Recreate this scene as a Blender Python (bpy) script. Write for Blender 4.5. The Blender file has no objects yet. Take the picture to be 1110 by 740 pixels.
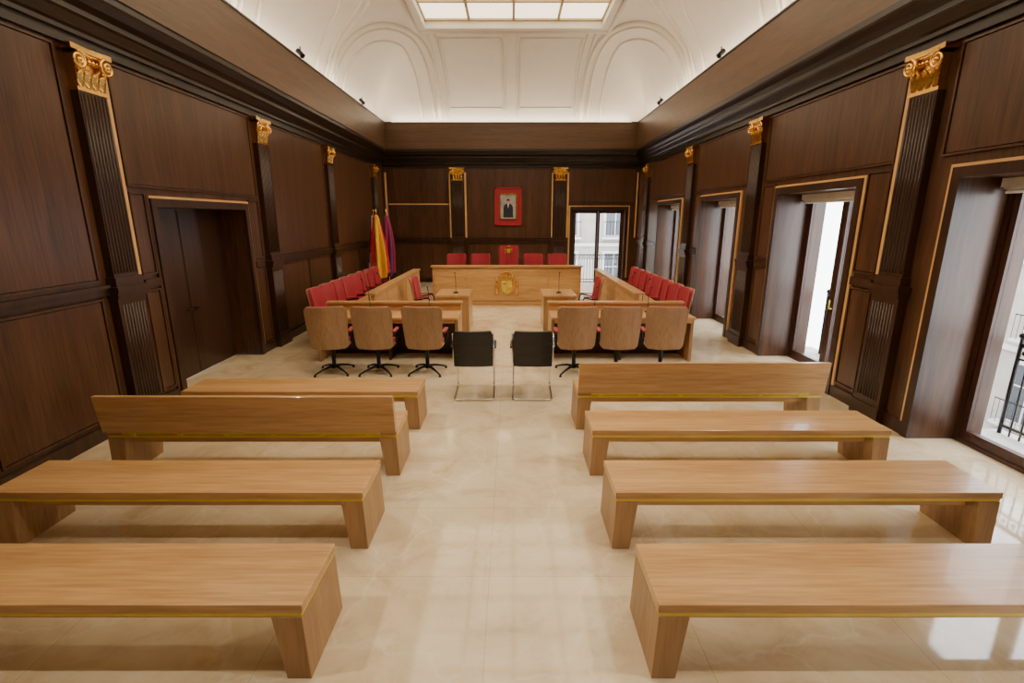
import bpy, math, random
from mathutils import Vector, Matrix
random.seed(3)
PI=math.pi
# ------------------------------------------------------------------ materials
def newmat(name):
    m=bpy.data.materials.new(name); m.use_nodes=True
    return m, m.node_tree, m.node_tree.nodes['Principled BSDF']
def setp(b,k,v):
    if k in b.inputs: b.inputs[k].default_value=v
def wood(name,c1,c2,grain,rough=0.35,s=9.0,bump=0.04,coat=0.0):
    m,nt,b=newmat(name); N=nt.nodes; L=nt.links
    tc=N.new('ShaderNodeTexCoord'); mp=N.new('ShaderNodeMapping')
    sc=[s,s,s]; sc[grain]=s*0.06
    mp.inputs['Scale'].default_value=sc
    L.new(tc.outputs['Object'],mp.inputs['Vector'])
    n1=N.new('ShaderNodeTexNoise'); n1.inputs['Scale'].default_value=1.0; n1.inputs['Detail'].default_value=3; n1.inputs['Roughness'].default_value=0.6
    n1.inputs['Distortion'].default_value=0.4
    n2=N.new('ShaderNodeTexNoise'); n2.inputs['Scale'].default_value=7.0; n2.inputs['Detail'].default_value=4
    L.new(mp.outputs[0],n1.inputs['Vector']); L.new(mp.outputs[0],n2.inputs['Vector'])
    mx=N.new('ShaderNodeMath'); mx.operation='MULTIPLY_ADD'; mx.inputs[1].default_value=0.5
    L.new(n2.outputs['Fac'],mx.inputs[0])
    m2=N.new('ShaderNodeMath'); m2.operation='MULTIPLY'; m2.inputs[1].default_value=0.5
    L.new(n1.outputs['Fac'],m2.inputs[0]); L.new(m2.outputs[0],mx.inputs[2])
    cr=N.new('ShaderNodeValToRGB'); cr.color_ramp.elements[0].position=0.36; cr.color_ramp.elements[1].position=0.62
    cr.color_ramp.elements[0].color=(*c1,1); cr.color_ramp.elements[1].color=(*c2,1)
    L.new(mx.outputs[0],cr.inputs[0]); L.new(cr.outputs[0],b.inputs['Base Color'])
    setp(b,'Roughness',rough); setp(b,'Coat Weight',coat)
    bp=N.new('ShaderNodeBump'); bp.inputs['Strength'].default_value=bump; bp.inputs['Distance'].default_value=0.01
    L.new(mx.outputs[0],bp.inputs['Height']); L.new(bp.outputs[0],b.inputs['Normal'])
    return m
def plain(name,c,rough=0.5,metal=0.0,noise=0.06,scale=8,coat=0.0,sheen=0.0,em=0.0):
    m,nt,b=newmat(name); N=nt.nodes; L=nt.links
    tc=N.new('ShaderNodeTexCoord'); n=N.new('ShaderNodeTexNoise'); n.inputs['Scale'].default_value=scale; n.inputs['Detail'].default_value=3
    L.new(tc.outputs['Object'],n.inputs['Vector'])
    cr=N.new('ShaderNodeValToRGB'); cr.color_ramp.elements[0].position=0.3; cr.color_ramp.elements[1].position=0.7
    cr.color_ramp.elements[0].color=(*[x*(1-noise) for x in c],1); cr.color_ramp.elements[1].color=(*[min(1,x*(1+noise)) for x in c],1)
    L.new(n.outputs['Fac'],cr.inputs[0]); L.new(cr.outputs[0],b.inputs['Base Color'])
    setp(b,'Roughness',rough); setp(b,'Metallic',metal); setp(b,'Coat Weight',coat); setp(b,'Sheen Weight',sheen)
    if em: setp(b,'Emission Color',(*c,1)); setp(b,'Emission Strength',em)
    return m
def emis(name,c,s):
    m,nt,b=newmat(name)
    setp(b,'Base Color',(*c,1)); setp(b,'Emission Color',(*c,1)); setp(b,'Emission Strength',s)
    return m

WALN=wood('walnut_wall',(0.042,0.0172,0.0074),(0.108,0.045,0.0190),2,0.33,6,0.03)
WALNH=wood('walnut_fascia',(0.090,0.045,0.020),(0.145,0.074,0.033),1,0.4,7)
WALNX=wood('walnut_fascia_x',(0.090,0.045,0.020),(0.145,0.074,0.033),0,0.4,7)
WDARK=wood('walnut_dark',(0.026,0.011,0.0055),(0.056,0.024,0.0115),2,0.32,9)
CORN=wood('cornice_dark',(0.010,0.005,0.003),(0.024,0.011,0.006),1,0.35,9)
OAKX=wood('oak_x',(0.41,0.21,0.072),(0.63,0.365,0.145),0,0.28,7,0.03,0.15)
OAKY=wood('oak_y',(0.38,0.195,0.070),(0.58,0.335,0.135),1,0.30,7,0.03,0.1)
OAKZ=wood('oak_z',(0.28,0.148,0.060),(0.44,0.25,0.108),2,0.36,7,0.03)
SHELL=wood('chair_veneer',(0.30,0.170,0.085),(0.42,0.255,0.135),2,0.38,10)
RED=plain('red_upholstery',(0.34,0.008,0.020),0.6,0,0.1,30,0,0.1)
BLK=plain('black_leather',(0.010,0.011,0.014),0.35,0,0.1,20)
BMET=plain('black_metal',(0.015,0.015,0.016),0.35,0.6)
CHR=plain('chrome',(0.75,0.75,0.77),0.12,1.0,0.02)
GOLD=plain('gold_gilding',(0.85,0.50,0.13),0.25,1.0,0.12,25)
BRASS=plain('brass',(0.72,0.58,0.08),0.45,0.4,0.08)
GLOWTRIM=plain('gold_lit_trim',(0.62,0.34,0.12),0.4,0.0,0.1,5,0,0,0.08)  # gold trim; faint emission puts its lit look into the material
PLAST=plain('white_plaster',(0.82,0.77,0.68),0.7,0,0.02,3)
PLAST2=plain('white_molding',(0.79,0.74,0.645),0.6,0,0.02,3)
WHITE=plain('white_blind',(0.8,0.8,0.78),0.5)
FRAMEB=wood('window_frame_wood',(0.04,0.014,0.009),(0.075,0.027,0.016),2,0.35,9)
MUNT=plain('skylight_muntin',(0.50,0.38,0.21),0.5)
SKYL=emis('skylight_diffuser',(1.0,0.86,0.62),2.7)
COVE=emis('cove_fill_glow',(1.0,0.86,0.67),16.0)  # emission for the added strips that brighten the vault
STONE=plain('facade_stone',(0.30,0.28,0.245),0.8,0,0.1,2)
STONE2=plain('facade_trim',(0.48,0.47,0.45),0.8,0,0.05,2)
FGLASS=plain('facade_glass',(0.05,0.06,0.075),0.15)
CRIM=plain('crimson_cloth',(0.26,0.008,0.05),0.7)
FRED=plain('red_cloth',(0.55,0.012,0.015),0.7)
FYEL=plain('yellow_cloth',(0.85,0.45,0.015),0.7)
FWHT=plain('white_cloth',(0.75,0.75,0.78),0.7)
FBLU=plain('purple_cloth',(0.10,0.05,0.22),0.7)
PSKIN=plain('painted_skin',(0.55,0.32,0.22),0.6)
PBG=plain('painted_background',(0.35,0.33,0.30),0.6,0,0.3,4)
PSUIT=plain('painted_suit',(0.015,0.018,0.03),0.6)

# glass
mg=bpy.data.materials.new('window_glass'); mg.use_nodes=True
nt=mg.node_tree; nt.nodes.clear()
o=nt.nodes.new('ShaderNodeOutputMaterial'); mix=nt.nodes.new('ShaderNodeMixShader'); mix.inputs[0].default_value=0.05
tr=nt.nodes.new('ShaderNodeBsdfTransparent'); gl=nt.nodes.new('ShaderNodeBsdfGlossy'); gl.inputs['Roughness'].default_value=0.02
nt.links.new(tr.outputs[0],mix.inputs[1]); nt.links.new(gl.outputs[0],mix.inputs[2]); nt.links.new(mix.outputs[0],o.inputs[0])
GLASS=mg
# marble
MARB,nt,b=newmat('cream_marble'); N=nt.nodes; L=nt.links
tc=N.new('ShaderNodeTexCoord'); mp=N.new('ShaderNodeMapping'); mp.inputs['Location'].default_value=(12.15,9.2,0)
L.new(tc.outputs['Object'],mp.inputs['Vector'])
n1=N.new('ShaderNodeTexNoise'); n1.inputs['Scale'].default_value=1.8; n1.inputs['Detail'].default_value=9; n1.inputs['Roughness'].default_value=0.66; n1.inputs['Distortion'].default_value=0.8
L.new(mp.outputs[0],n1.inputs['Vector'])
cr=N.new('ShaderNodeValToRGB'); e=cr.color_ramp.elements
e[0].position=0.31; e[0].color=(0.60,0.445,0.265,1); e[1].position=0.71; e[1].color=(0.82,0.69,0.49,1)
x=e.new(0.5); x.color=(0.745,0.60,0.395,1)
L.new(n1.outputs['Fac'],cr.inputs[0])
vo=N.new('ShaderNodeTexVoronoi'); vo.feature='DISTANCE_TO_EDGE'; vo.inputs['Scale'].default_value=0.9
n3=N.new('ShaderNodeTexNoise'); n3.inputs['Scale'].default_value=1.5; n3.inputs['Detail'].default_value=5
vm=N.new('ShaderNodeVectorMath'); vm.operation='MULTIPLY_ADD'; vm.inputs[1].default_value=(1.2,1.2,1.2)
L.new(mp.outputs[0],n3.inputs['Vector']); L.new(n3.outputs['Color'],vm.inputs[0]); L.new(mp.outputs[0],vm.inputs[2]); L.new(vm.outputs[0],vo.inputs['Vector'])
vr=N.new('ShaderNodeMapRange'); vr.inputs[1].default_value=0.0; vr.inputs[2].default_value=0.02; vr.inputs[3].default_value=0.28; vr.inputs[4].default_value=0.0
L.new(vo.outputs['Distance'],vr.inputs[0])
mxv=N.new('ShaderNodeMixRGB'); mxv.inputs[2].default_value=(0.92,0.85,0.72,1)
L.new(vr.outputs[0],mxv.inputs[0]); L.new(cr.outputs[0],mxv.inputs[1])
br=N.new('ShaderNodeTexBrick'); br.offset=0; br.inputs['Scale'].default_value=1; br.inputs['Brick Width'].default_value=1.2; br.inputs['Row Height'].default_value=0.8
br.inputs['Mortar Size'].default_value=0.002; br.inputs['Mortar Smooth'].default_value=0.3
br.inputs['Color1'].default_value=(1,1,1,1); br.inputs['Color2'].default_value=(0.95,0.95,0.94,1); br.inputs['Mortar'].default_value=(0.70,0.63,0.52,1)
L.new(mp.outputs[0],br.inputs['Vector'])
mm=N.new('ShaderNodeMixRGB'); mm.blend_type='MULTIPLY'; mm.inputs[0].default_value=1
L.new(mxv.outputs[0],mm.inputs[1]); L.new(br.outputs['Color'],mm.inputs[2]); L.new(mm.outputs[0],b.inputs['Base Color'])
setp(b,'Roughness',0.06); setp(b,'Specular IOR Level',0.75)

# ------------------------------------------------------------------ mesh builder
class MB:
    def __init__(s): s.v=[];s.f=[];s.m=[];s.s=[];s.mats=[];s.M=None
    def mi(s,m):
        if m not in s.mats: s.mats.append(m)
        return s.mats.index(m)
    def add(s,vs,fs,m,sm=False):
        o=len(s.v); k=s.mi(m)
        for p in vs:
            p=Vector(p)
            if s.M: p=s.M@p
            s.v.append(p)
        for f in fs: s.f.append([i+o for i in f]); s.m.append(k); s.s.append(sm)
    def box(s,x0,x1,y0,y1,z0,z1,m):
        if x0>x1:x0,x1=x1,x0
        if y0>y1:y0,y1=y1,y0
        if z0>z1:z0,z1=z1,z0
        vs=[(x0,y0,z0),(x1,y0,z0),(x1,y1,z0),(x0,y1,z0),(x0,y0,z1),(x1,y0,z1),(x1,y1,z1),(x0,y1,z1)]
        s.add(vs,[(0,3,2,1),(4,5,6,7),(0,1,5,4),(1,2,6,5),(2,3,7,6),(3,0,4,7)],m)
    def prism(s,pts,axis,a,b2,m,sm=False):
        def P(p,t):
            if axis==0: return (t,p[0],p[1])
            if axis==1: return (p[0],t,p[1])
            return (p[0],p[1],t)
        n=len(pts); vs=[P(p,a) for p in pts]+[P(p,b2) for p in pts]
        fs=[tuple(range(n)),tuple(range(2*n-1,n-1,-1))]+[(i,i+n,(i+1)%n+n,(i+1)%n) for i in range(n)]
        s.add(vs,fs,m,sm)
    def tube(s,pts,r,m,n=8,closed=False):
        pts=[Vector(p) for p in pts]; K=len(pts)
        T=[]
        for i in range(K):
            if closed: t=pts[(i+1)%K]-pts[i-1]
            else: t=pts[min(i+1,K-1)]-pts[max(i-1,0)]
            T.append(t.normalized())
        up=Vector((0,0,1)) if abs(T[0].z)<0.9 else Vector((1,0,0))
        nrm=(up-T[0]*up.dot(T[0])).normalized(); vs=[]
        for i in range(K):
            nrm=(nrm-T[i]*nrm.dot(T[i])).normalized(); bn=T[i].cross(nrm)
            rr=r[i] if isinstance(r,(list,tuple)) else r
            for j in range(n):
                a=2*PI*j/n; vs.append(pts[i]+nrm*math.cos(a)*rr+bn*math.sin(a)*rr)
        fs=[]
        for i in range(K if closed else K-1):
            for j in range(n):
                a=i*n+j; b3=i*n+(j+1)%n; c=((i+1)%K)*n+(j+1)%n; d=((i+1)%K)*n+j
                fs.append((a,b3,c,d))
        if not closed: fs+= [tuple(range(n-1,-1,-1)),tuple((K-1)*n+j for j in range(n))]
        s.add(vs,fs,m,True)
    def cyl(s,p0,p1,r,m,n=16,r2=None):
        p0=Vector(p0);p1=Vector(p1); s.tube([p0,p1],[r,r if r2 is None else r2],m,n)
    def lathe(s,prof,c,m,n=20):
        vs=[];K=len(prof)
        for r,z in prof:
            for j in range(n):
                a=2*PI*j/n; vs.append((c[0]+r*math.cos(a),c[1]+r*math.sin(a),c[2]+z))
        fs=[(i*n+j,i*n+(j+1)%n,(i+1)*n+(j+1)%n,(i+1)*n+j) for i in range(K-1) for j in range(n)]
        fs+=[tuple(range(n-1,-1,-1)),tuple((K-1)*n+j for j in range(n))]
        s.add(vs,fs,m,True)
    def ball(s,c,r,m,sc=(1,1,1),n=12):
        prof=[(max(1e-4,math.sin(PI*i/8)),-math.cos(PI*i/8)) for i in range(9)]
        vs=[];K=9
        for rr,z in prof:
            for j in range(n):
                a=2*PI*j/n; vs.append((c[0]+r*sc[0]*rr*math.cos(a),c[1]+r*sc[1]*rr*math.sin(a),c[2]+r*sc[2]*z))
        fs=[(i*n+j,i*n+(j+1)%n,(i+1)*n+(j+1)%n,(i+1)*n+j) for i in range(K-1) for j in range(n)]
        s.add(vs,fs,m,True)
    def slab(s,fn,nu,nv,o0,o1,mf,mb=None):
        mb=mb or mf
        P=[[Vector(fn(i/nu,j/nv)) for j in range(nv+1)] for i in range(nu+1)]
        def nr(i,j):
            du=P[min(i+1,nu)][j]-P[max(i-1,0)][j]; dv=P[i][min(j+1,nv)]-P[i][max(j-1,0)]
            n=du.cross(dv); return n.normalized() if n.length>1e-9 else Vector((0,0,1))
        NN=[[nr(i,j) for j in range(nv+1)] for i in range(nu+1)]
        W=nv+1
        A=[P[i][j]+NN[i][j]*o0 for i in range(nu+1) for j in range(W)]
        B=[P[i][j]+NN[i][j]*o1 for i in range(nu+1) for j in range(W)]
        q=[(i*W+j,(i+1)*W+j,(i+1)*W+j+1,i*W+j+1) for i in range(nu) for j in range(nv)]
        s.add(A,[tuple(reversed(f)) for f in q],mb,True); s.add(B,q,mf,True)
        ring=[i*W for i in range(nu+1)]+[nu*W+j for j in range(1,W)]+[i*W+nv for i in range(nu-1,-1,-1)]+[j for j in range(nv-1,0,-1)]
        k=len(ring); vs=[A[i] for i in ring]+[B[i] for i in ring]
        s.add(vs,[(i,(i+1)%k,(i+1)%k+k,i+k) for i in range(k)],mb,True)
    def mesh(s,name):
        me=bpy.data.meshes.new(name); me.from_pydata([tuple(p) for p in s.v],[],s.f)
        for m in s.mats: me.materials.append(m)
        me.polygons.foreach_set('material_index',s.m); me.polygons.foreach_set('use_smooth',s.s); me.update()
        import bmesh
        bm=bmesh.new(); bm.from_mesh(me); bmesh.ops.recalc_face_normals(bm,faces=bm.faces); bm.to_mesh(me); bm.free()
        return me
    def obj(s,name,loc=(0,0,0),rz=0,bevel=0):
        return place(s.mesh(name),name,loc,rz,bevel)
def place(me,name,loc=(0,0,0),rz=0,bevel=0):
    ob=bpy.data.objects.new(name,me); bpy.context.scene.collection.objects.link(ob)
    ob.location=loc; ob.rotation_euler=(0,0,rz)
    if bevel:
        bv=ob.modifiers.new('bevel','BEVEL'); bv.width=bevel; bv.segments=2; bv.limit_method='ANGLE'; bv.angle_limit=math.radians(50)
    return ob
def fillet(pts,r,n=5):
    pts=[Vector(p) for p in pts]; out=[pts[0]]
    for i in range(1,len(pts)-1):
        p=pts[i]; a=pts[i-1]-p; b4=pts[i+1]-p
        ra=min(r,a.length*0.49); rb=min(r,b4.length*0.49)
        A=p+a.normalized()*ra; B=p+b4.normalized()*rb
        for k in range(n+1):
            t=k/n; out.append(A*(1-t)**2+p*2*t*(1-t)+B*t*t)
    out.append(pts[-1]); return out

# ------------------------------------------------------------------ dimensions
XL,XR,YB,YF=-4.38,4.30,17.40,-2.0
TW=0.75; ZTOP=5.27; ZF=4.47
FX0,FX1,FYB,FYF=-4.03,3.98,16.8,-1.6
DOOR=(6.25,8.30,2.44)
WINS=[(-0.4,1.5),(3.0,4.92),(6.38,8.22),(9.72,11.5),(13.0,14.9)]; WZ=2.68
BWIN=(2.08,3.86,2.60)
PILY=[2.1,5.52,9.07,12.32,16.25]
PILX=[-1.84,1.62]
b=MB(); b.box(XL-TW,XR+TW,YF-0.3,YB+TW,-0.2,0,MARB); b.obj('floor')
def wallseg(b,fn,a0,a1,ops):
    cur=a0
    for (p,q,z) in ops:
        fn(b,cur,p,0,ZTOP); fn(b,p,q,z,ZTOP); cur=q
    fn(b,cur,a1,0,ZTOP)
b=MB(); wallseg(b,lambda b,p,q,z0,z1:b.box(XL-TW,XL,p,q,z0,z1,WALN),YF,YB,[DOOR]); b.obj('wall_left')
b=MB(); wallseg(b,lambda b,p,q,z0,z1:b.box(XR,XR+TW,p,q,z0,z1,WALN),YF,YB,[(w[0],w[1],WZ) for w in WINS]); b.obj('wall_right')
b=MB(); wallseg(b,lambda b,p,q,z0,z1:b.box(p,q,YB,YB+TW,z0,z1,WALN),XL-TW,XR+TW,[BWIN]); b.obj('wall_back')
b=MB(); b.box(XL-TW,XR+TW,YF-0.3,YF,0,ZTOP,WALN); b.obj('wall_front')

def wbox(b,side,a0,a1,n0,n1,z0,z1,m):
    if side=='left': b.box(XL+n0,XL+n1,a0,a1,z0,z1,m)
    elif side=='right': b.box(XR-n1,XR-n0,a0,a1,z0,z1,m)
    else: b.box(a0,a1,YB-n1,YB-n0,z0,z1,m)
def panel(b,side,a0,a1,z0,z1):
    g=0.03
    wbox(b,side,a0+g,a1-g,0,0.022,z0+g,z1-g,WALN)
    t=0.02
    for (p,q,r,s) in ((a0,a1,z0,z0+t),(a0,a1,z1-t,z1),(a0,a0+t,z0+t,z1-t),(a1-t,a1,z0+t,z1-t)):
        wbox(b,side,p,q,0,0.035,r,s,WALN)
def glow_trim(b,side,a0,a1,z0,z1): wbox(b,side,a0,a1,0.0,0.03,z0,z1,GLOWTRIM)
DZ=1.55
trims={'left':MB(),'right':MB(),'back':MB()}
def bay(side,a0,a1,op=None):
    b=trims[side]
    glow_trim(b,side,a0+0.0,a0+0.06,DZ+0.12,3.80)
    if side=='back': glow_trim(b,side,a1-0.04,a1,DZ+0.12,3.80)
    A0=a0+0.08;A1=a1-0.07
    if op is None:
        panel(b,side,A0,A1,DZ+0.1,3.93)
        k=max(1,round((A1-A0)/1.4))
        for i in range(k): panel(b,side,A0+(A1-A0)*i/k+0.01,A0+(A1-A0)*(i+1)/k-0.01,0.2,DZ-0.08)
        wbox(b,side,a0,a1,0,0.05,DZ-0.05,DZ+0.05,WDARK); wbox(b,side,a0,a1,0,0.075,DZ+0.02,DZ+0.06,WDARK)
    else:
        p,q,z=op
        panel(b,side,A0,A1,z+0.22,3.93)
        for (s0,s1) in ((A0,p-0.16),(q+0.16,A1)):
            if s1-s0>0.2:
                panel(b,side,s0,s1,DZ+0.1,z+0.16); panel(b,side,s0,s1,0.2,DZ-0.08)
                wbox(b,side,s0,s1,0,0.05,DZ-0.05,DZ+0.05,WDARK)
        f=0.10
        wbox(b,side,p-f,p,0,0.05,0,z+f,WDARK); wbox(b,side,q,q+f,0,0.05,0,z+f,WDARK); wbox(b,side,p,q,0,0.05,z,z+f,WDARK)
        l=0.045; lt=0.03
        if side=='left': wbox(b,side,p-f-l,p-f,0,0.03,0.15,z+f+lt,WALN)
        else: wbox(b,side,p-f-l,p-f,0,0.03,0.15,z+f+lt,GLOWTRIM)
        wbox(b,side,q+f,q+f+l,0,0.03,0.15,z+f+lt,GLOWTRIM); wbox(b,side,p-f,q+f,0,0.03,z+f,z+f+lt,GLOWTRIM)
hp=0.24
ed=[YF]+PILY+[YB]
for i in range(len(ed)-1):
    a0=ed[i]+(hp if i else 0.02); a1=ed[i+1]-(hp if i<len(ed)-2 else 0.02)
    lop=DOOR if a0<7<a1 else None
    bay('left',a0,a1,lop)
    rop=None
    for w in WINS:
        if a0<w[0] and w[1]<a1: rop=(w[0],w[1],WZ)
    bay('right',a0,a1,rop)
bay('back',XL+0.1,PILX[0]-hp)
bay('back',PILX[0]+hp,PILX[1]-hp)
bay('back',PILX[1]+hp,XR-0.06,BWIN)
b=trims['back']; glow_trim(b,'back',XL+0.15,PILX[0]-hp-.05,2.76,2.80)
pr=[(0,4.06),(0.09,4.06),(0.09,4.10),(0.12,4.12),(0.17,4.20),(0.20,4.22),(0.20,4.27),(0.27,4.31),(0.31,4.38),(0.33,4.40),(0.33,ZF),(0,ZF)]
for sd in ('left','right'):
    bb=trims[sd]
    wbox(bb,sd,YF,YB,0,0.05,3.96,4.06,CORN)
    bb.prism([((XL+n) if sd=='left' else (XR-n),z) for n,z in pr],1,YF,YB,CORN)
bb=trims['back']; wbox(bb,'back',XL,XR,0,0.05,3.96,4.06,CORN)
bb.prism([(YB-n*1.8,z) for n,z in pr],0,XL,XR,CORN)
for i,sd in enumerate(('left','right','back')): trims[sd].obj('trim_%d'%(i+1))
# fascia
b=MB()
b.box(XL,FX0,YF,YB,ZF,ZTOP,WALNH); b.box(FX1,XR,YF,YB,ZF,ZTOP,WALNH)
b.box(FX0,FX1,FYB,YB,ZF,ZTOP,WALNX); b.box(FX0,FX1,YF,FYF,ZF,ZTOP,WALNX)
for x0,x1 in ((FX0,FX0+0.015),(FX1-0.015,FX1)): b.box(x0,x1,FYF,FYB,ZTOP-0.03,ZTOP,CORN)
b.box(FX0,FX1,FYB-0.015,FYB,ZTOP-0.03,ZTOP,CORN)
b.obj('trim_4')
b=MB()
for p,q in ((YF,DOOR[0]-0.1),(DOOR[1]+0.1,YB)): b.box(XL,XL+0.035,p,q,0,0.15,WDARK)
b.obj('baseboard_left')
b=MB(); cur=YF
for w in WINS: b.box(XR-0.035,XR,cur,w[0]-0.1,0,0.15,WDARK); cur=w[1]+0.1
b.box(XR-0.035,XR,cur,YB,0,0.15,WDARK); b.obj('baseboard_right')
b=MB(); b.box(XL+.04,BWIN[0]-0.1,YB-0.035,YB,0,0.3,WDARK); b.box(BWIN[1]+0.1,XR-.04,YB-0.035,YB,0,0.3,WDARK); b.obj('baseboard_back')

# ------------------------------------------------------------------ pilasters
def pilaster_mesh():
    b=MB(); w=0.2
    b.box(-w-0.03,w+0.03,-0.12,0,0,0.18,WDARK)
    b.box(-w-0.01,w+0.01,-0.10,0,0.18,1.46,WDARK)
    b.box(-w-0.03,w+0.03,-0.13,0,1.46,1.52,WDARK); b.box(-w-0.04,w+0.04,-0.15,0,1.52,1.58,WDARK)
    b.box(-w,w,-0.11,0,1.58,1.68,WDARK)
    b.box(-w+0.02,w-0.02,-0.085,0,1.68,3.56,WDARK)
    for i in range(8):
        x=-w+0.045+i*(2*w-0.09)/7
        b.tube([(x,-0.083,1.72),(x,-0.083,3.52)],0.012,WDARK,8)
        b.tube([(x,-0.098,0.26),(x,-0.098,1.38)],0.012,WDARK,8)
    b.box(-w+0.01,w-0.01,-0.095,0,3.54,3.575,GOLD)
    b.box(-w+0.03,w-0.03,-0.09,0,3.575,3.88,GOLD)
    b.prism([(-w-0.05,0),(-w-0.05,-0.15),(0,-0.12),(w+0.05,-0.15),(w+0.05,0)],2,3.90,3.95,GOLD)
    for sg in (-1,1):
        sp=[]
        for k in range(40):
            a=k/39*2*PI*1.9; r=0.085*(1-k/39*0.85)
            sp.append((sg*(w-0.025)+sg*r*math.cos(a+PI/2)*1.0,-0.135-0.02*k/39,3.815+r*math.sin(a+PI/2)))
        b.tube(sp,[0.02*(1-0.4*k/39) for k in range(40)],GOLD,8)
        b.ball((sg*(w-0.025),-0.15,3.815),0.025,GOLD)
    b.tube([(-w+0.03,-0.12,3.895),(0,-0.11,3.875),(w-0.03,-0.12,3.895)],0.02,GOLD,8)
    for i in range(5): b.ball((-0.1+i*0.05,-0.10,3.83),0.022,GOLD,(1,1,1.4))
    for i in range(4):
        x=-0.135+i*0.09
        fn=lambda u,v,x=x:(x+(u-0.5)*0.085*math.sin(PI*min(0.93,max(.12,v*0.85+0.12))),-0.09-0.055*v**3-0.02*math.sin(PI*u),3.58+0.18*v-0.03*max(0,v-0.8)*5*0.4)
        b.slab(fn,4,6,-0.006,0.006,GOLD)
    for i in range(2):
        x=-0.09+i*0.18
        b.tube([(x,-0.1,3.7),(x*1.3,-0.13,3.77),(x*1.1,-0.15,3.73)],0.013,GOLD,6)
    return b.mesh('pilaster')
pm=pilaster_mesh()
for y in PILY:
    place(pm,'pilaster',(XL+.001,y,0),PI/2); place(pm,'pilaster',(XR-.001,y,0),-PI/2)
for x in PILX: place(pm,'pilaster',(x,YB-.001,0),0)

# ------------------------------------------------------------------ door left
b=MB(); xd=XL-0.42
b.box(xd-0.06,xd,DOOR[0],(DOOR[0]+DOOR[1])/2-0.004,0.01,DOOR[2],WDARK)
b.box(xd-0.06,xd,(DOOR[0]+DOOR[1])/2+0.004,DOOR[1],0.01,DOOR[2],WDARK)
mid=(DOOR[0]+DOOR[1])/2
for s in (-1,1):
    b.tube(fillet([(xd,mid+s*0.06,1.0),(xd+0.06,mid+s*0.06,1.0),(xd+0.06,mid+s*0.18,1.0)],0.02),0.01,BMET,8)
    y0,y1=(DOOR[0]+0.02,mid-0.02) if s<0 else (mid+0.02,DOOR[1]-0.02)
    b.box(xd,xd+0.008,y0,y1,0.04,DOOR[2]-0.04,WDARK)
b.obj('door_1')
# windows
def window_mesh(w,h):
    b=MB(); f=0.055
    b.box(-w/2,-w/2+f,-0.05,0.05,0,h,FRAMEB); b.box(w/2-f,w/2,-0.05,0.05,0,h,FRAMEB); b.box(-w/2+f,w/2-f,-0.05,0.05,h-f,h,FRAMEB); b.box(-w/2+f,w/2-f,-0.05,0.05,0,0.04,FRAMEB)
    for s in (-1,1):
        x0,x1=(-w/2+f,-0.005) if s<0 else (0.005,w/2-f)
        t=0.065
        b.box(x0,x0+t,-0.035,0.03,0.04,h-f,FRAMEB); b.box(x1-t,x1,-0.035,0.03,0.04,h-f,FRAMEB)
        b.box(x0+t,x1-t,-0.035,0.03,0.04,0.14,FRAMEB); b.box(x0+t,x1-t,-0.035,0.03,h-f-t,h-f,FRAMEB)
        b.box(x0+t,x1-t,-0.004,0.004,0.14,h-f-t,GLASS)
    b.cyl((0.05,-0.05,1.0),(0.05,-0.09,1.0),0.012,BRASS,8); b.cyl((0.05,-0.09,1.0),(0.05,-0.09,1.13),0.01,BRASS,8)
    return b.mesh('window')
def rail_mesh(w):
    b=MB(); n=int(w/0.11)
    b.box(-w/2,w/2,-0.02,0.02,0.98,1.02,BMET); b.box(-w/2,w/2,-0.015,0.015,0.08,0.11,BMET); b.box(-w/2,w/2,-0.012,0.012,0.84,0.86,BMET)
    for i in range(n+1):
        x=-w/2+w*i/n; b.cyl((x,0,0.0),(x,0,1.0),0.010,BMET,6)
        if i<n: b.ball((x+w/n/2,0,0.92),0.028,BMET,(1,.4,1),8)
    for s in (-1,1): b.cyl((s*w/2,0,0),(s*w/2,0,1.08),0.02,BMET,8); b.ball((s*w/2,0,1.1),0.035,BMET)
    b.box(-w/2-.1,w/2+.1,-0.43,0.12,-0.18,-0.0,STONE2)
    return b.mesh('balcony_railing')
def blind_mesh(w):
    b=MB(); b.box(-w/2,w/2,-0.05,0.05,0,0.08,WHITE); b.cyl((-w/2,0,-0.0),(w/2,0,-0.0),0.025,WHITE,12); b.box(-w/2+.02,w/2-.02,-0.004,0.004,-0.04,0,WHITE); b.box(-w/2+.02,w/2-.02,-0.012,0.012,-0.06,-0.04,WHITE)
    return b.mesh('roller_blind')
k=1
for (p,q) in WINS:
    c=(p+q)/2; place(window_mesh(q-p,WZ),'window_%d'%k,(XR+0.50,c,0),-PI/2); k+=1
    place(rail_mesh(q-p+0.3),'balcony_railing',(XR+1.1,c,-0.0),-PI/2)
    place(blind_mesh(q-p-0.1),'roller_blind',(XR+0.36,c,WZ-0.09),-PI/2)
c=(BWIN[0]+BWIN[1])/2
place(window_mesh(BWIN[1]-BWIN[0],BWIN[2]),'window_%d'%k,(c,YB+0.2,0),0)
place(rail_mesh(2.1),'balcony_railing',(c,YB+1.2,0),0)

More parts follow.
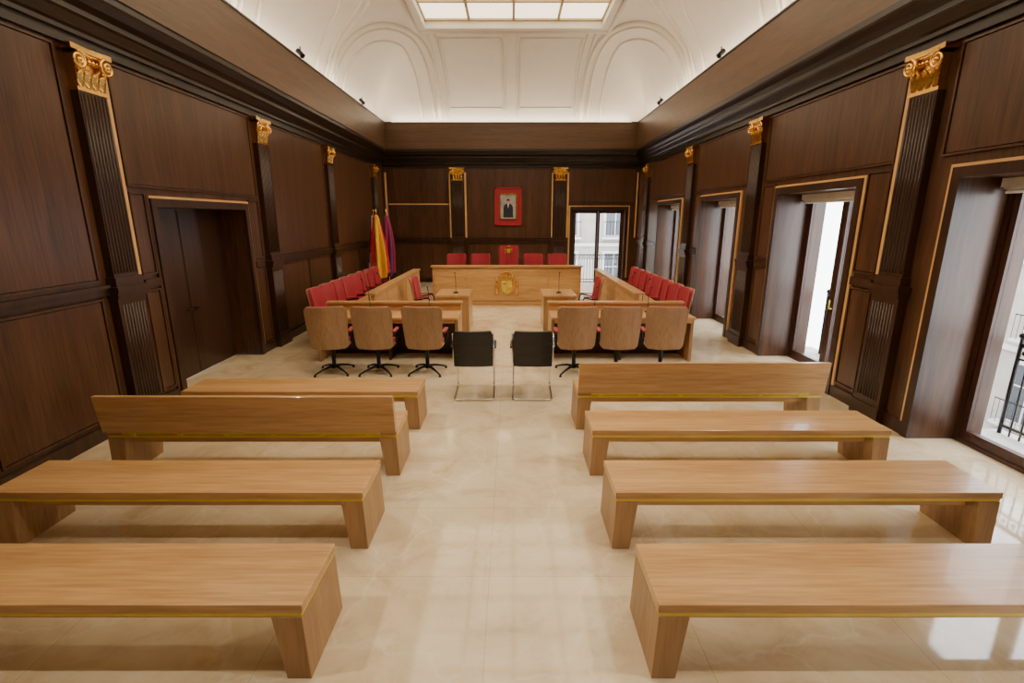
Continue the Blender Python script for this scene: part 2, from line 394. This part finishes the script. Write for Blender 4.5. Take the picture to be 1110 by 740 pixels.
# ------------------------------------------------------------------ ceiling vault
SX0,SX1,SY0,SY1=-2.18,2.26,3.2,13.9; ZV=7.0; ZS=5.2
VX0,VX1,VY0,VY1=-4.36,4.28,-1.95,17.1
def prof(d,a):
    d=max(0,d)
    return 1.0 if d>=a else math.sqrt(max(0,1-(1-d/a)**2))
def vz(x,y):
    h=min(prof(x-VX0,1.95),prof(VX1-x,1.8),prof(VY1-y,2.85),prof(y-VY0,2.85))
    return ZS+(ZV-ZS)*h
def lin(a,c,n): return [a+(c-a)*i/n for i in range(n+1)]
def qd(a,c,n): return [a+(c-a)*(i/n)**2 for i in range(n+1)]
xs=qd(VX0,-2.41,16)+lin(-2.41,SX0,1)[1:]+lin(SX0,SX1,6)[1:]+[2.48]+list(reversed(qd(VX1,2.48,16)))[1:]
ys=qd(VY0,0.9,16)+lin(0.9,SY0,2)[1:]+lin(SY0,SY1,10)[1:]+[14.25]+list(reversed(qd(VY1,14.25,22)))[1:]
b=MB(); vs=[(x,y,vz(x,y)) for x in xs for y in ys]; W=len(ys); fs=[]
for i in range(len(xs)-1):
    for j in range(W-1):
        cx=(xs[i]+xs[i+1])/2; cy=(ys[j]+ys[j+1])/2
        if SX0<cx<SX1 and SY0<cy<SY1: continue
        fs.append((i*W+j,(i+1)*W+j,(i+1)*W+j+1,i*W+j+1))
b.add(vs,fs,PLAST,True)
b.obj('ceiling')
b=MB()
b.box(SX0-0.15,SX0,SY0-0.15,SY1+0.15,6.93,7.35,PLAST2); b.box(SX1,SX1+0.15,SY0-0.15,SY1+0.15,6.93,7.35,PLAST2)
b.box(SX0,SX1,SY1,SY1+0.15,6.93,7.35,PLAST2); b.box(SX0,SX1,SY0-0.15,SY0,6.93,7.35,PLAST2)
b.box(SX0-0.26,SX0-0.15,SY0-.26,SY1+0.26,6.96,7.0,PLAST2); b.box(SX1+0.15,SX1+0.26,SY0-.26,SY1+0.26,6.96,7.0,PLAST2)
b.box(SX0-0.15,SX1+0.15,SY1+0.15,SY1+0.26,6.96,7.0,PLAST2)
b.box(SX0,SX1,SY0,SY1,7.14,7.20,SKYL)
for i in range(5):
    x=SX0+(SX1-SX0)*i/4; b.box(x-0.03,x+0.03,SY0,SY1,7.09,7.14,MUNT)
for j in range(11):
    y=SY1-0.02-(SY1-SY0-.04)*j/10; b.box(SX0,SX1,y-0.03,y+0.03,7.095,7.14,MUNT)
b.obj('skylight')
b=MB()
def molding(pl,r=0.03):
    b.tube([(x,y,vz(x,y)-0.01) for x,y in pl],r,PLAST2,6)
def arcside(sx,yc,hw,D,p=0.75,r=0.03,n=36):
    x0=VX0 if sx<0 else VX1; pl=[]
    for i in range(n+1):
        s=PI*i/n; pl.append((x0-sx*(0.02+D*max(0,math.sin(s))**p),yc-hw*math.cos(s)))
    molding(pl,r)
def q(t,e): return max(0,t)**e
for sx in (-1,1):
    x0=VX0 if sx<0 else VX1
    for e,(A,B) in enumerate(((2.05,4.1),(1.85,3.85),(1.45,3.3))):
        pl=[]
        for i in range(41):
            s=PI/2*i/40; pl.append((x0-sx*(0.02+A*q(math.sin(s),0.75)),VY1-0.02-B*q(math.cos(s),0.75)))
        molding(pl,0.06 if e==0 else 0.035)
    for yc in (10.7,6.3,1.9):
        arcside(sx,yc,2.05,1.65,0.75,0.06); arcside(sx,yc,1.85,1.48,0.75,0.035); arcside(sx,yc,1.3,1.0,0.75,0.035)
def vline(x,y0=17.08,y1=14.35,r=0.035): molding([(x,y0-(y0-y1)*(i/24)**1.6) for i in range(25)],r)
for x in (-2.25,-2.05,-0.2,0.15,2.0,2.2): vline(x)
for x0,x1 in ((-1.95,-0.3),(0.25,1.9)):
    for x in (x0,x1): vline(x,17.0,14.7,0.025)
    molding([(x0,14.7),(x1,14.7)],0.025); molding([(x0,16.98),(x1,16.98)],0.02)
molding([(-2.4,14.3),(2.5,14.3)],0.06); molding([(-2.45,-1),(-2.45,14.3)],0.06); molding([(2.5,-1),(2.5,14.3)],0.06)
b.obj('trim_5')
b=MB()
b.box(FX0-0.22,FX0-0.12,YF+.4,YB-.5,ZTOP,ZTOP+0.02,COVE); b.box(FX1+0.08,FX1+0.18,YF+.4,YB-.5,ZTOP,ZTOP+0.02,COVE); b.box(FX0+0.2,FX1-0.2,FYB+0.08,FYB+0.18,ZTOP,ZTOP+0.02,COVE)  # glowing strips added out of sight behind the fascia to brighten the vault
b.obj('cove_fill_strips')

# ------------------------------------------------------------------ benches
def bench_mesh(Lh,back):
    b=MB(); D=0.48; h=0.45; T=0.05; l=Lh/2; g=0.022
    b.box(-l,l,0,D,h-T,h,OAKX)
    b.box(-l+0.006,l-0.006,0.004,D-0.004,h-T-g,h-T,BRASS)
    for s in (-1,1):
        # end slab: outer face slightly flared at the foot, inner face tapering down
        b.prism([(s*(l+0.008),0),(s*(l-0.118),0),(s*(l-0.160),h-T-g),(s*(l-0.005),h-T-g)],1,0.0,D,OAKZ)
    b.box(-l+0.17,l-0.17,0.08,0.105,h-T-0.10,h-T-g,OAKX); b.box(-l+0.17,l-0.17,D-0.105,D-0.08,h-T-0.10,h-T-g,OAKX)
    if back:
        y0=-0.036
        b.prism([(y0,0.445),(y0+0.035,0.445),(y0+0.035,0.452),(y0+0.05,0.452),(y0+0.0,0.80),(y0-0.045,0.80)],0,-l,l-0.0,OAKX)
        b.box(-l+0.15,l-0.15,-0.014,-0.001,0.415,0.4445,BRASS)
        n=6
        for i in range(n):
            x=-l+0.25+(Lh-0.5)*i/(n-1); b.box(x-0.025,x+0.025,-0.019,-0.001,0.402,0.4445,BRASS)
    return b.mesh('bench')
bm0=bench_mesh(2.62,False); bm1=bench_mesh(2.62,True); br0=bench_mesh(2.70,False); br1=bench_mesh(2.70,True)
for i,y in enumerate((2.05,3.08,4.12,5.15)):
    place(bm1 if i==2 else bm0,'bench',(-1.04-1.31,y,0),0,0.004)
    place(br1 if i==3 else br0,'bench',(0.725+1.35,y,0),0,0.004)

# ------------------------------------------------------------------ office chairs (face +y)
def shell(u,v,hw=0.285,z0=0.50,z1=1.07,y0=-0.22):
    V=v
    w=hw*(0.86+0.14*V**0.6)
    if V>0.86: t=(V-0.86)/0.14; w*=1-0.16*(1-math.sqrt(max(0,1-t*t)))
    if V<0.10: t=(0.10-V)/0.10; w*=1-0.12*(1-math.sqrt(max(0,1-t*t)))
    x=(2*u-1)*w
    return (x, y0-0.10*V**1.2+0.26*(x)**2/ (hw*1.0)*1.0, z0+(z1-z0)*V+0.0)
def chair_mesh(name,tall=1.07,crest=False,backmat=None):
    b=MB(); backmat=backmat or SHELL
    fn=lambda u,v:shell(u,v,0.30,0.42,tall)
    b.slab(fn,14,14,0.0,0.018,backmat)
    b.slab(lambda u,v:shell(u*0.94+0.03,v*0.91+0.07,0.30,0.42,tall),14,14,-0.055,0.0,RED)
    def seat(u,v):
        x=(2*u-1); y=(2*v-1)
        return (x*0.245*(1-0.10*y*y*(1 if y>0 else 0.5)),0.03+y*0.235*(1-0.08*x*x),0.455+0.02*x*x-0.015*max(0,y)**2)
    b.slab(seat,10,10,0.0,0.045,RED); b.slab(seat,10,10,-0.05,0.0,backmat)
    for s in (-1,1):
        b.tube(fillet([(s*0.275,-0.18,0.60),(s*0.29,0.12,0.66),(s*0.285,0.16,0.52),(s*0.22,0.10,0.42)],0.05),0.014,BMET,8)
        b.slab(lambda u,v,s=s:(s*0.285+(u-.5)*0.05,-0.14+0.27*v,0.655+0.01*v),3,6,0,0.022,RED)
    b.lathe([(0.09,0.385),(0.09,0.40),(0.03,0.38),(0.03,0.12),(0.045,0.11),(0.045,0.07)][::1],(0,0,0),BMET,16)
    b.box(-0.10,0.10,-0.12,0.12,0.385,0.41,BMET)
    for i in range(4):
        a=PI/4+i*PI/2
        c,s=math.cos(a),math.sin(a)
        b.tube([(c*0.02,s*0.02,0.10),(c*0.12,s*0.12,0.095),(c*0.24,s*0.24,0.065),(c*0.34,s*0.34,0.03)],[0.022,0.019,0.015,0.012],BMET,8)
        b.lathe([(0.02,0),(0.022,0.005),(0.018,0.022),(0.008,0.03)],(c*0.335,s*0.335,0),BMET,10)
    if crest:
        yy=-0.22-0.10*0.85+0.062
        b.M=Matrix.Translation((0,yy,tall-0.16))@Matrix.Scale(0.42,4)
        crestgeo(b,facing=1); b.M=None
    return b.mesh(name)
def crestgeo(b,facing=-1):
    d=0.03*facing
    sh=[(-0.15,0.16),(0.15,0.16),(0.155,-0.02),(0.12,-0.14),(0,-0.22),(-0.12,-0.14),(-0.155,-0.02)]
    b.prism(sh,1,0,d,GOLD)
    b.prism([(x*0.8,z*0.8-0.003) for x,z in sh],1,d,d*1.4,BRASS)
    b.box(-0.006,0.006,d*1.4,d*1.8,-0.16,0.12,GOLD); b.box(-0.115,0.115,d*1.4,d*1.8,-0.02,-0.008,GOLD)
    for sx,sz in ((-1,1),(1,-1)): b.ball((sx*0.058,d*1.4,0.05 if sz>0 else -0.08),0.03,GOLD,(1,.4,1.2))
    b.prism([(-0.12,0.18),(0.12,0.18),(0.14,0.22),(-0.14,0.22)],1,0,d*1.3,GOLD)
    for i in range(5):
        t=(i-2)/2; b.tube([(t*0.13,d*0.6,0.22),(t*0.15,d,0.27),(t*0.08,d,0.32),(0,d*0.8,0.34)],0.013,GOLD,6)
        b.ball((t*0.14,d,0.25),0.018,GOLD)
    b.ball((0,d*0.8,0.36),0.022,GOLD); b.box(-0.006,0.006,0,d,0.37,0.42,GOLD); b.box(-0.02,0.02,0,d,0.39,0.402,GOLD)
    for s in (-1,1):
        b.cyl((s*0.23,d*0.6,-0.17),(s*0.23,d*0.6,0.12),0.022,GOLD,10); b.box(s*0.23-0.035,s*0.23+0.035,0,d*1.3,-0.20,-0.17,GOLD); b.box(s*0.23-0.033,s*0.23+0.033,0,d*1.3,0.12,0.145,GOLD)
        b.ball((s*0.23,d*0.6,0.17),0.025,GOLD)
        b.tube([(s*0.27,d,0.06),(s*0.2,d*1.5,0.02),(s*0.27,d,-0.04),(s*0.2,d*1.5,-0.08)],0.01,GOLD,6)
cm=chair_mesh('swivel_chair')
for x,r in ((-2.74,0.12),(-2.05,0.0),(-1.30,-0.06),(0.95,0.05),(1.60,-0.03),(2.28,-0.1)):
    place(cm,'swivel_chair',(x,7.30,0),r)
for i in range(8):
    y=9.0+i*0.58
    place(cm,'swivel_chair',(-3.38,y,0),-PI/2+random.uniform(-.12,.12))
    place(cm,'swivel_chair',(2.97,y,0),PI/2+random.uniform(-.12,.12))
DA=0.15
jm=chair_mesh('judge_chair',1.14,False,RED); jc=chair_mesh('judge_chair_with_crest',1.38,True,RED)
for x in (-1.66,-0.93,0.64,1.36): place(jm,'judge_chair',(x,14.72,DA),PI+random.uniform(-.06,.06))
place(jc,'judge_chair_with_crest',(-0.10,14.78,DA),PI)

# ------------------------------------------------------------------ cantilever chairs (face +y)
def canti():
    b=MB(); x=0.255
    side=lambda s:[(s*x,-0.31,0.90),(s*x,-0.235,0.46),(s*x,0.25,0.47),(s*x,0.29,0.0125),(s*x,-0.30,0.0125)]
    L=fillet(side(-1),0.07,6)[:-1]; R=fillet(side(1),0.07,6)[:-1]
    full=L+[(-x,-0.27,0.0125),(-x+0.01,-0.295,0.0125),(-x+0.04,-0.305,0.0125),(x-0.04,-0.305,0.0125),(x-0.01,-0.295,0.0125),(x,-0.27,0.0125)]+list(reversed(R))
    b.tube(full,0.0125,CHR,10)
    for s in (-1,1):
        b.tube(fillet([(s*x,-0.27,0.67),(s*(x+0.02),0.17,0.67),(s*(x+0.005),0.262,0.63),(s*x,0.275,0.40)],0.06),0.011,CHR,8)
        b.slab(lambda u,v,s=s:(s*(x+0.015)+(u-.5)*0.045,-0.22+0.36*v,0.682),3,6,0,0.02,BLK)
    b.tube([(-x,0.22,0.455),(x,0.22,0.455)],0.009,CHR,8); b.tube([(-x,-0.2,0.45),(x,-0.2,0.45)],0.009,CHR,8)
    b.slab(lambda u,v:((2*u-1)*0.243,-0.225+0.485*v,0.485+0.012*(2*u-1)**2-0.015*(max(0,v-.85)*6)**2),8,10,-0.028,0.02,BLK)
    def bk(u,v):
        X=2*u-1; w=0.243*(1-0.06*max(0,(v-0.85)/0.15)**2)
        return (X*w,-0.245-0.068*v+0.03*X*X-0.03,0.46+0.47*v)
    b.slab(bk,8,10,-0.02,0.022,BLK)
    for i in (0.33,0.66):
        b.tube([bk(u/8,i)[:1]+(bk(u/8,i)[1]-0.022,bk(u/8,i)[2]) for u in range(9)],0.004,BLK,6)
    return b.mesh('cantilever_chair')
cc=canti()
place(cc,'cantilever_chair',(-0.50,6.36,0),0.02); place(cc,'cantilever_chair',(0.27,6.36,0),-0.02)

# ------------------------------------------------------------------ desks
CX=-0.12
def front_desk(x0,x1):
    b=MB()
    b.box(x0,x1,7.78,8.50,0.72,0.76,OAKX)
    b.box(x0,x1,8.46,8.52,0.76,0.88,OAKX); b.box(x0-0.02,x1+0.02,8.42,8.56,0.88,0.91,OAKX)
    b.box(x0+0.05,x1-0.05,8.40,8.46,0.0,0.72,WDARK)
    b.box(x0,x1,8.46,8.52,0.0,0.76,OAKX)
    for x in (x0,x1-0.05): b.box(x,x+0.05,7.86,8.46,0.0,0.72,OAKZ)
    xm=(x0+x1)/2; b.box(xm-0.02,xm+0.02,7.95,8.40,0,0.72,WDARK)
    b.box(x0+.05,x1-.05,7.80,7.83,0.66,0.72,OAKX)
    return b.obj('courtroom_front_desk',bevel=0.004)
front_desk(-3.2,-0.88); front_desk(0.64,2.96)
def arm_desk(sg):
    b=MB(); xi=CX+sg*2.30
    X=lambda n:xi+sg*n
    b.box(X(0),X(0.06),8.62,12.95,0,1.0,OAKY); b.box(X(-0.03),X(0.16),8.60,12.97,1.0,1.035,OAKY)
    b.box(X(0.06),X(0.60),8.62,12.95,0.72,0.76,OAKY)
    for k in range(6):
        y=8.62+(12.95-8.62-0.05)*k/5; b.box(X(0.06),X(0.42),y,y+0.05,0,0.72,OAKZ)
    for k in range(5):
        y0=8.62+4.33*k/5; b.box(X(-0.008),X(0),y0+0.03,y0+4.33/5-0.03,0.10,0.94,OAKY)
    return b.obj('courtroom_side_desk',bevel=0.004)
arm_desk(-1); arm_desk(1)
b=MB(); b.box(XL+.16,XR-.16,13.42,YB-.16,0,DA,MARB); b.box(XL+.16,XR-.16,13.40,13.42,DA-0.03,DA,STONE2); b.obj('dais_platform')
b=MB(); x0,x1=-2.14,1.86; y=13.32
b.box(x0,x1,y,y+0.06,0,1.04,OAKX); b.box(x0-0.04,x1+0.04,y-0.05,y+0.22,1.04,1.08,OAKX)
b.box(x0,x1,y+0.06,y+0.85,0.86,0.90,OAKX)
for x in (x0,x1-0.06): b.box(x,x+0.06,y+0.10,y+0.80,DA+.001,0.86,OAKZ)
b.box(x0-0.02,x1+0.02,y-0.02,y,0,0.1,OAKX)
for p,q2 in ((x0+0.05,x0+0.85),(x0+0.93,x1-0.93),(x1-0.85,x1-0.05)):
    b.box(p,q2,y-0.018,y,0.14,0.99,OAKX)
b.M=Matrix.Translation((-0.14,y-0.018,0.54))@Matrix.Scale(1.15,4); crestgeo(b); b.M=None
b.obj('judges_bench_desk',bevel=0.004)
def small_table(x0,x1):
    b=MB(); b.box(x0,x1,10.12,11.15,0.72,0.76,OAKY)
    b.box(x0+0.02,x1-0.02,10.15,10.20,0,0.72,OAKZ); b.box(x0+0.02,x1-0.02,11.07,11.12,0,0.72,OAKZ)
    xi=(x1-0.07 if x0<0 else x0+0.02); b.box(xi,xi+0.05,10.20,11.07,0,0.72,OAKY)
    return b.obj('clerk_table',bevel=0.004)
small_table(-1.60,-0.88); small_table(0.64,1.34)
def mic_mesh():
    b=MB(); b.lathe([(0.055,0),(0.055,0.02),(0.02,0.03)],(0,0,0),BMET,14)
    b.tube([(0,0,0.03),(0,0,0.2),(0,-0.03,0.33),(0,-0.10,0.42)],0.005,BMET,6); b.tube([(0,-0.10,0.42),(0,-0.13,0.45)],0.011,BMET,8)
    return b.mesh('gooseneck_microphone')
mm_=mic_mesh()
for x,y,z,r in ((-1.2,10.5,0.76,0),(1.0,10.5,0.76,0),(-2.4,8.25,0.76,0),(-1.4,8.25,0.76,0),(1.4,8.25,0.76,0),(2.3,8.25,0.76,0),(-1.4,13.75,0.90,PI),(-0.14,13.75,0.90,PI),(1.1,13.75,0.90,PI)):
    place(mm_,'gooseneck_microphone',(x,y,z+.001),r)
for y in (9.3,10.4,11.5,12.5):
    place(mm_,'gooseneck_microphone',(-2.72,y,0.761),-PI/2); place(mm_,'gooseneck_microphone',(2.48,y,0.761),PI/2)
place(cm,'swivel_chair',(-1.90,10.75,0),-PI/2); place(cm,'swivel_chair',(1.66,10.75,0),PI/2)

# ------------------------------------------------------------------ portrait
b=MB(); pw,ph=0.46,0.62
b.box(-pw,pw,-0.03,0,-ph,ph,RED)
for (a,c,d,e2) in ((-pw,pw,-ph,-ph+0.04),(-pw,pw,ph-0.04,ph),(-pw,-pw+0.04,-ph,ph),(pw-0.04,pw,-ph,ph)): b.box(a,c,-0.06,-0.0,d,e2,RED)
iw,ih=0.30,0.43
for (a,c,d,e2) in ((-iw,iw,-ih,-ih+0.04),(-iw,iw,ih-0.04,ih),(-iw,-iw+0.04,-ih,ih),(iw-0.04,iw,-ih,ih)): b.box(a,c,-0.065,-0.03,d,e2,GOLD)
b.box(-iw,iw,-0.036,-0.03,-ih,ih,PBG)
b.prism([(-0.17,-0.36),(0.17,-0.36),(0.16,-0.02),(0.12,0.06),(0.05,0.10),(-0.05,0.10),(-0.12,0.06),(-0.16,-0.02)],1,-0.036,-0.040,PSUIT)
b.prism([(-0.03,0.10),(0.03,0.10),(0,-0.06)],1,-0.040,-0.042,FWHT)
b.prism([(0.055*math.cos(a*PI/8),0.165+0.075*math.sin(a*PI/8)) for a in range(16)],1,-0.040,-0.043,PSKIN)
b.prism([(0.06*math.cos(a*PI/8),0.185+0.065*math.sin(a*PI/8)) for a in range(0,9)],1,-0.043,-0.045,PSUIT)
b.obj('framed_portrait',(-0.13,YB-0.03,2.70))
# ------------------------------------------------------------------ flags
def flag(cols,x,y,seed,rz=0,R0=0.19):
    b=MB(); rnd=random.Random(seed); ph=rnd.random()*6
    b.cyl((0,0,0.03),(0,0,2.30),0.014,GOLD,10); b.lathe([(0.001,0.14),(0.022,0.09),(0.03,0.04),(0.012,0.0)][::-1],(0,0,2.29),GOLD,10)
    b.lathe([(0.16,0),(0.16,0.02),(0.05,0.05),(0.02,0.12)],(0,0,0),GOLD,20)
    nu,nv=64,24
    vs=[];
    for j in range(nv+1):
        v=j/nv
        for i in range(nu+1):
            u=i/nu; a=-PI*0.75+u*1.5*PI
            R=0.04+(R0-.04)*v**0.45; f=1+0.38*math.sin(u*PI*9+ph+v*0.8)*min(1,v*2)
            vs.append((R*f*math.sin(a)*1.05+0.05*v*math.sin(v*3+ph),-R*f*math.cos(a)*0.8,2.25-1.55*v-0.22*math.sin(u*PI)*v))
    W2=nu+1
    for j in range(nv):
        for i in range(nu):
            t=(i+0.5)/nu+0.10*(j/nv-0.5)
            k=max(0,min(len(cols)-1,int(t*len(cols))))
            b.add([vs[j*W2+i],vs[j*W2+i+1],vs[(j+1)*W2+i+1],vs[(j+1)*W2+i]],[(0,1,2,3)],cols[k],True)
    ob=b.obj('flag_on_pole',(x,y,DA),rz); return ob
flag([CRIM,CRIM,FWHT,CRIM,CRIM,FBLU,CRIM],-4.02,14.75,1,0,0.17)
flag([FRED,FRED,FRED,FYEL,FYEL,FYEL,FRED,FRED],-3.82,14.30,2,-0.1,0.20)
flag([CRIM,CRIM,FBLU,CRIM,CRIM,FBLU,CRIM,CRIM],-3.66,14.80,3,0,0.17)

# ------------------------------------------------------------------ spot fixtures
def spotfix(x,y,z,tx,ty):
    b=MB(); d=(Vector((tx,ty,0))-Vector((x,y,z))).normalized()
    b.cyl(-d*0.08,d*0.08,0.045,BMET,14)
    b.cyl((0,0,0.12),(0,0,-0.095),0.012,BMET,8)
    ob=b.obj('ceiling_spotlight',(x,y,z))
    l=bpy.data.lights.new('spot_lamp','SPOT'); l.energy=450; l.spot_size=math.radians(95); l.spot_blend=0.9; l.color=(1,0.875,0.70); l.shadow_soft_size=0.06
    lo=bpy.data.objects.new('spot_lamp',l); bpy.context.scene.collection.objects.link(lo)
    lo.parent=ob; lo.location=d*0.10; lo.rotation_euler=d.to_track_quat('-Z','Y').to_euler()
for y in (1.5,6.0,10.5,14.5):
    spotfix(FX0-0.02,y,ZTOP+0.1,1.5,y); spotfix(FX1+0.02,y,ZTOP+0.1,-1.5,y)

# ------------------------------------------------------------------ exterior
def building(name,n,floors,loc,rz):
    b=MB(); Lb=n*3.0; z0=-6
    b.box(-Lb/2,Lb/2,0,3,z0,z0+floors*3.4+1,STONE)
    for f in range(floors):
        zb=z0+f*3.4
        b.box(-Lb/2,Lb/2,-0.15,0,zb+3.2,zb+3.4,STONE2)
        for i in range(n):
            x=-Lb/2+1.5+i*3
            b.box(x-0.75,x+0.75,-0.08,0,zb+0.4,zb+2.9,STONE2); b.box(x-0.58,x+0.58,-0.10,-0.08,zb+0.5,zb+2.75,FGLASS)
            b.box(x-0.03,x+0.03,-0.13,-0.10,zb+0.5,zb+2.75,STONE2); b.box(x-0.58,x+0.58,-0.13,-0.10,zb+1.9,zb+1.95,STONE2)
            b.box(x-0.85,x+0.85,-0.5,-0.1,zb+0.25,zb+0.38,STONE2)
            for k in range(9): b.cyl((x-0.8+k*0.2,-0.48,zb+0.38),(x-0.8+k*0.2,-0.48,zb+1.3),0.012,BMET,4)
            b.box(x-0.82,x+0.82,-0.5,-0.46,zb+1.3,zb+1.34,BMET)
    return b.obj(name,loc,rz)
building('neighbouring_building',11,4,(20,9,0),-PI/2)
building('neighbouring_building',8,4,(2,32,0),0)
b=MB(); b.box(5.2,20,-15,32,-6.1,-6.0,STONE); b.obj('street_ground')

# ------------------------------------------------------------------ world, camera
w=bpy.data.worlds.new('World'); bpy.context.scene.world=w; w.use_nodes=True
bg=w.node_tree.nodes['Background']; bg.inputs[0].default_value=(0.93,0.97,1.0,1); bg.inputs[1].default_value=10.5
cam=bpy.data.cameras.new('camera'); co=bpy.data.objects.new('camera',cam); bpy.context.scene.collection.objects.link(co)
cam.sensor_width=36; cam.lens=535/1110*36; cam.clip_start=0.05; cam.clip_end=200
co.location=(0,0,2.30); co.rotation_euler=(math.radians(90-13.96),0,0)
bpy.context.scene.camera=co
